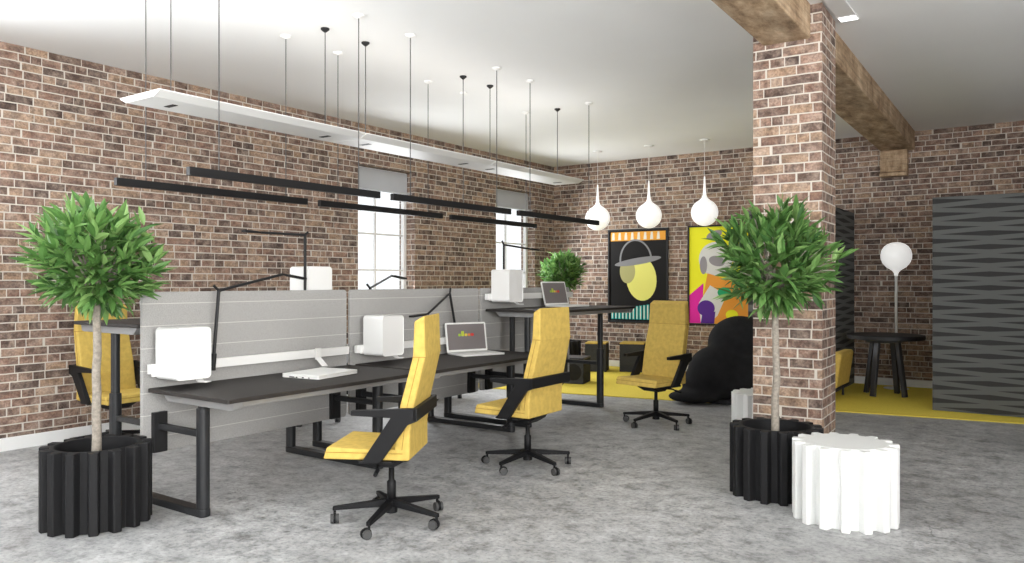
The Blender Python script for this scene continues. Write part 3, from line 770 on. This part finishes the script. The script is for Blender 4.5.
def P2(bm, W, Hh):
    m = [mat('ink bright yellow', (.86, .84, .03), .5), mat('ink pale', (.68, .68, .66), .5), mat('ink orange b', (.80, .33, .05), .5), mat('ink magenta', (.75, .03, .36), .5),
         mat('ink violet', (.10, .03, .26), .5), mat('ink green', (.03, .36, .15), .5), mat('ink mid grey', (.30, .28, .30), .5)]
    flat(bm, [(.02, .02), (W - .02, .02), (W - .02, Hh - .02), (.02, Hh - .02)], -.012, 0)
    flat(bm, ell(W * .42, Hh * .66, W * .25, Hh * .17), -.0135, 1)
    flat(bm, ell(W * .24, Hh * .60, W * .055, Hh * .09), -.0145, 6)
    flat(bm, ell(W * .40, Hh * .90, W * .12, Hh * .04, rot=20), -.0145, 6)
    flat(bm, ell(W * .44, Hh * .64, W * .12, Hh * .05, rot=-14), -.015, 6)
    flat(bm, [(W * .24, Hh * .30), (W * .30, Hh * .52), (W * .60, Hh * .46), (W * .9, Hh * .3), (W * .95, .03), (W * .30, .03)], -.014, 2)
    flat(bm, [(.03, .03), (.03, Hh * .30), (W * .24, Hh * .42), (W * .22, .03)], -.015, 3)
    flat(bm, [(W * .20, .03), (W * .17, Hh * .22), (W * .34, Hh * .40), (W * .58, Hh * .30), (W * .45, Hh * .10), (W * .33, .03)], -.016, 1)
    flat(bm, ell(W * .28, Hh * .17, W * .13, Hh * .08), -.0175, 4); flat(bm, [(W * .20, .03), (W * .22, Hh * .10), (W * .42, Hh * .14), (W * .40, .03)], -.018, 4)
    flat(bm, ell(W * .55, Hh * .33, W * .10, Hh * .05), -.0175, 5); flat(bm, ell(W * .66, Hh * .11, W * .09, Hh * .05), -.0175, 0)
    return m
poster(-6.49, -5.355, .785, 2.41, 'black framed poster with a dome-hatted yellow shape on black', P1)
poster(-5.01, -3.88, .785, 2.42, 'black framed bright yellow poster with pink, violet and orange shapes', P2)

# ------------------------------------------------------------------ lounge corner
t = thing('lounge_chair', 'black sculpted lounge chair of swelling rounded lobes beside the column', 'lounge chair', (-3.35, 9.55, .012), 0)
def lobes(L):
    bm = bmesh.new()
    for c, r, rot in L:
        M = Matrix.Translation(c) @ Matrix.Rotation(radians(rot), 4, 'Z') @ Matrix.Diagonal((*r, 1))
        bmesh.ops.create_icosphere(bm, subdivisions=3, radius=1, matrix=M)
    return bm
def lob(s_, t_, z, r): return ((s_ * .819 - t_ * .574, s_ * .574 + t_ * .819, z), r, 35)
L = [lob(-.22, -.08, .36, (.33, .36, .33)), lob(-.10, -.02, .24, (.52, .40, .24)), lob(.14, .08, .70, (.40, .36, .36)), lob(.10, .05, .34, (.48, .42, .34)),
     lob(-.48, -.16, .075, (.34, .26, .08)), lob(.42, .12, .82, (.36, .34, .24)), lob(.40, .10, .40, (.34, .40, .38))]
o = obj('upholstered_body', lobes(L), BLOB, t, smooth=True)
mo = o.modifiers.new('remesh', 'REMESH'); mo.mode = 'VOXEL'; mo.voxel_size = .025; mo.use_smooth_shade = True
sm = o.modifiers.new('smooth', 'SMOOTH'); sm.factor = .7; sm.iterations = 14
obj('ground_plinth', LA([(0, 0), (.38, 0), (.38, .05), (0, .05)], 28), PLAST, t)

t = thing('yellow_armchair', 'yellow armchair edge peeking out right of the brick column', 'armchair', (-2.60, 10.58, .012), 0)
bm = bmesh.new(); prism(bm, [(-.42, .16), (.36, .16), (.42, .57), (.40, .60), (.30, .60), (.27, .40), (-.42, .40)], -.35, .35, 'y'); obj('shell', bm, YEL, t, bevel=.03, seg=3)
for a, b in ((-.3, -.28), (.3, -.28), (-.3, .28), (.3, .28)): obj('leg', T([(a, b, 0), (a, b, .17)], .015, 8), BLACKM, t)

def cube_seat(loc, rz, s, h, label, hole=False):
    t = thing('cube_stool', label, 'stool', loc, rz, None if hole else 'charcoal cube stools with yellow tops')
    obj('cube_body', B(-s / 2, s / 2, -s / 2, s / 2, 0, h - .025), GREYF, t, bevel=.008)
    if hole:
        bm = bmesh.new(); tube(bm, [(.06, -s / 2 - .001, h * .45), (.06, -s / 2 + .06, h * .45)], .12, 24); obj('round_recess', bm, PLAST, t)
        obj('top', B(-s / 2, s / 2, -s / 2, s / 2, h - .025, h), DARKG, t, bevel=.006)
    else: obj('seat_pad', B(-s / 2, s / 2, -s / 2, s / 2, h - .025, h), YEL, t, bevel=.008)
    return t
cube_seat((-6.29, 11.46, .012), radians(20), .35, .48, 'charcoal cube stool with yellow top, left one of the pair under the posters')
cube_seat((-5.78, 11.78, .012), radians(18), .40, .48, 'charcoal cube stool with yellow top, right one of the pair under the posters')
cube_seat((-5.86, 9.95, .012), radians(15), .42, .38, 'grey low stool with dark round recess behind the second chair', True)
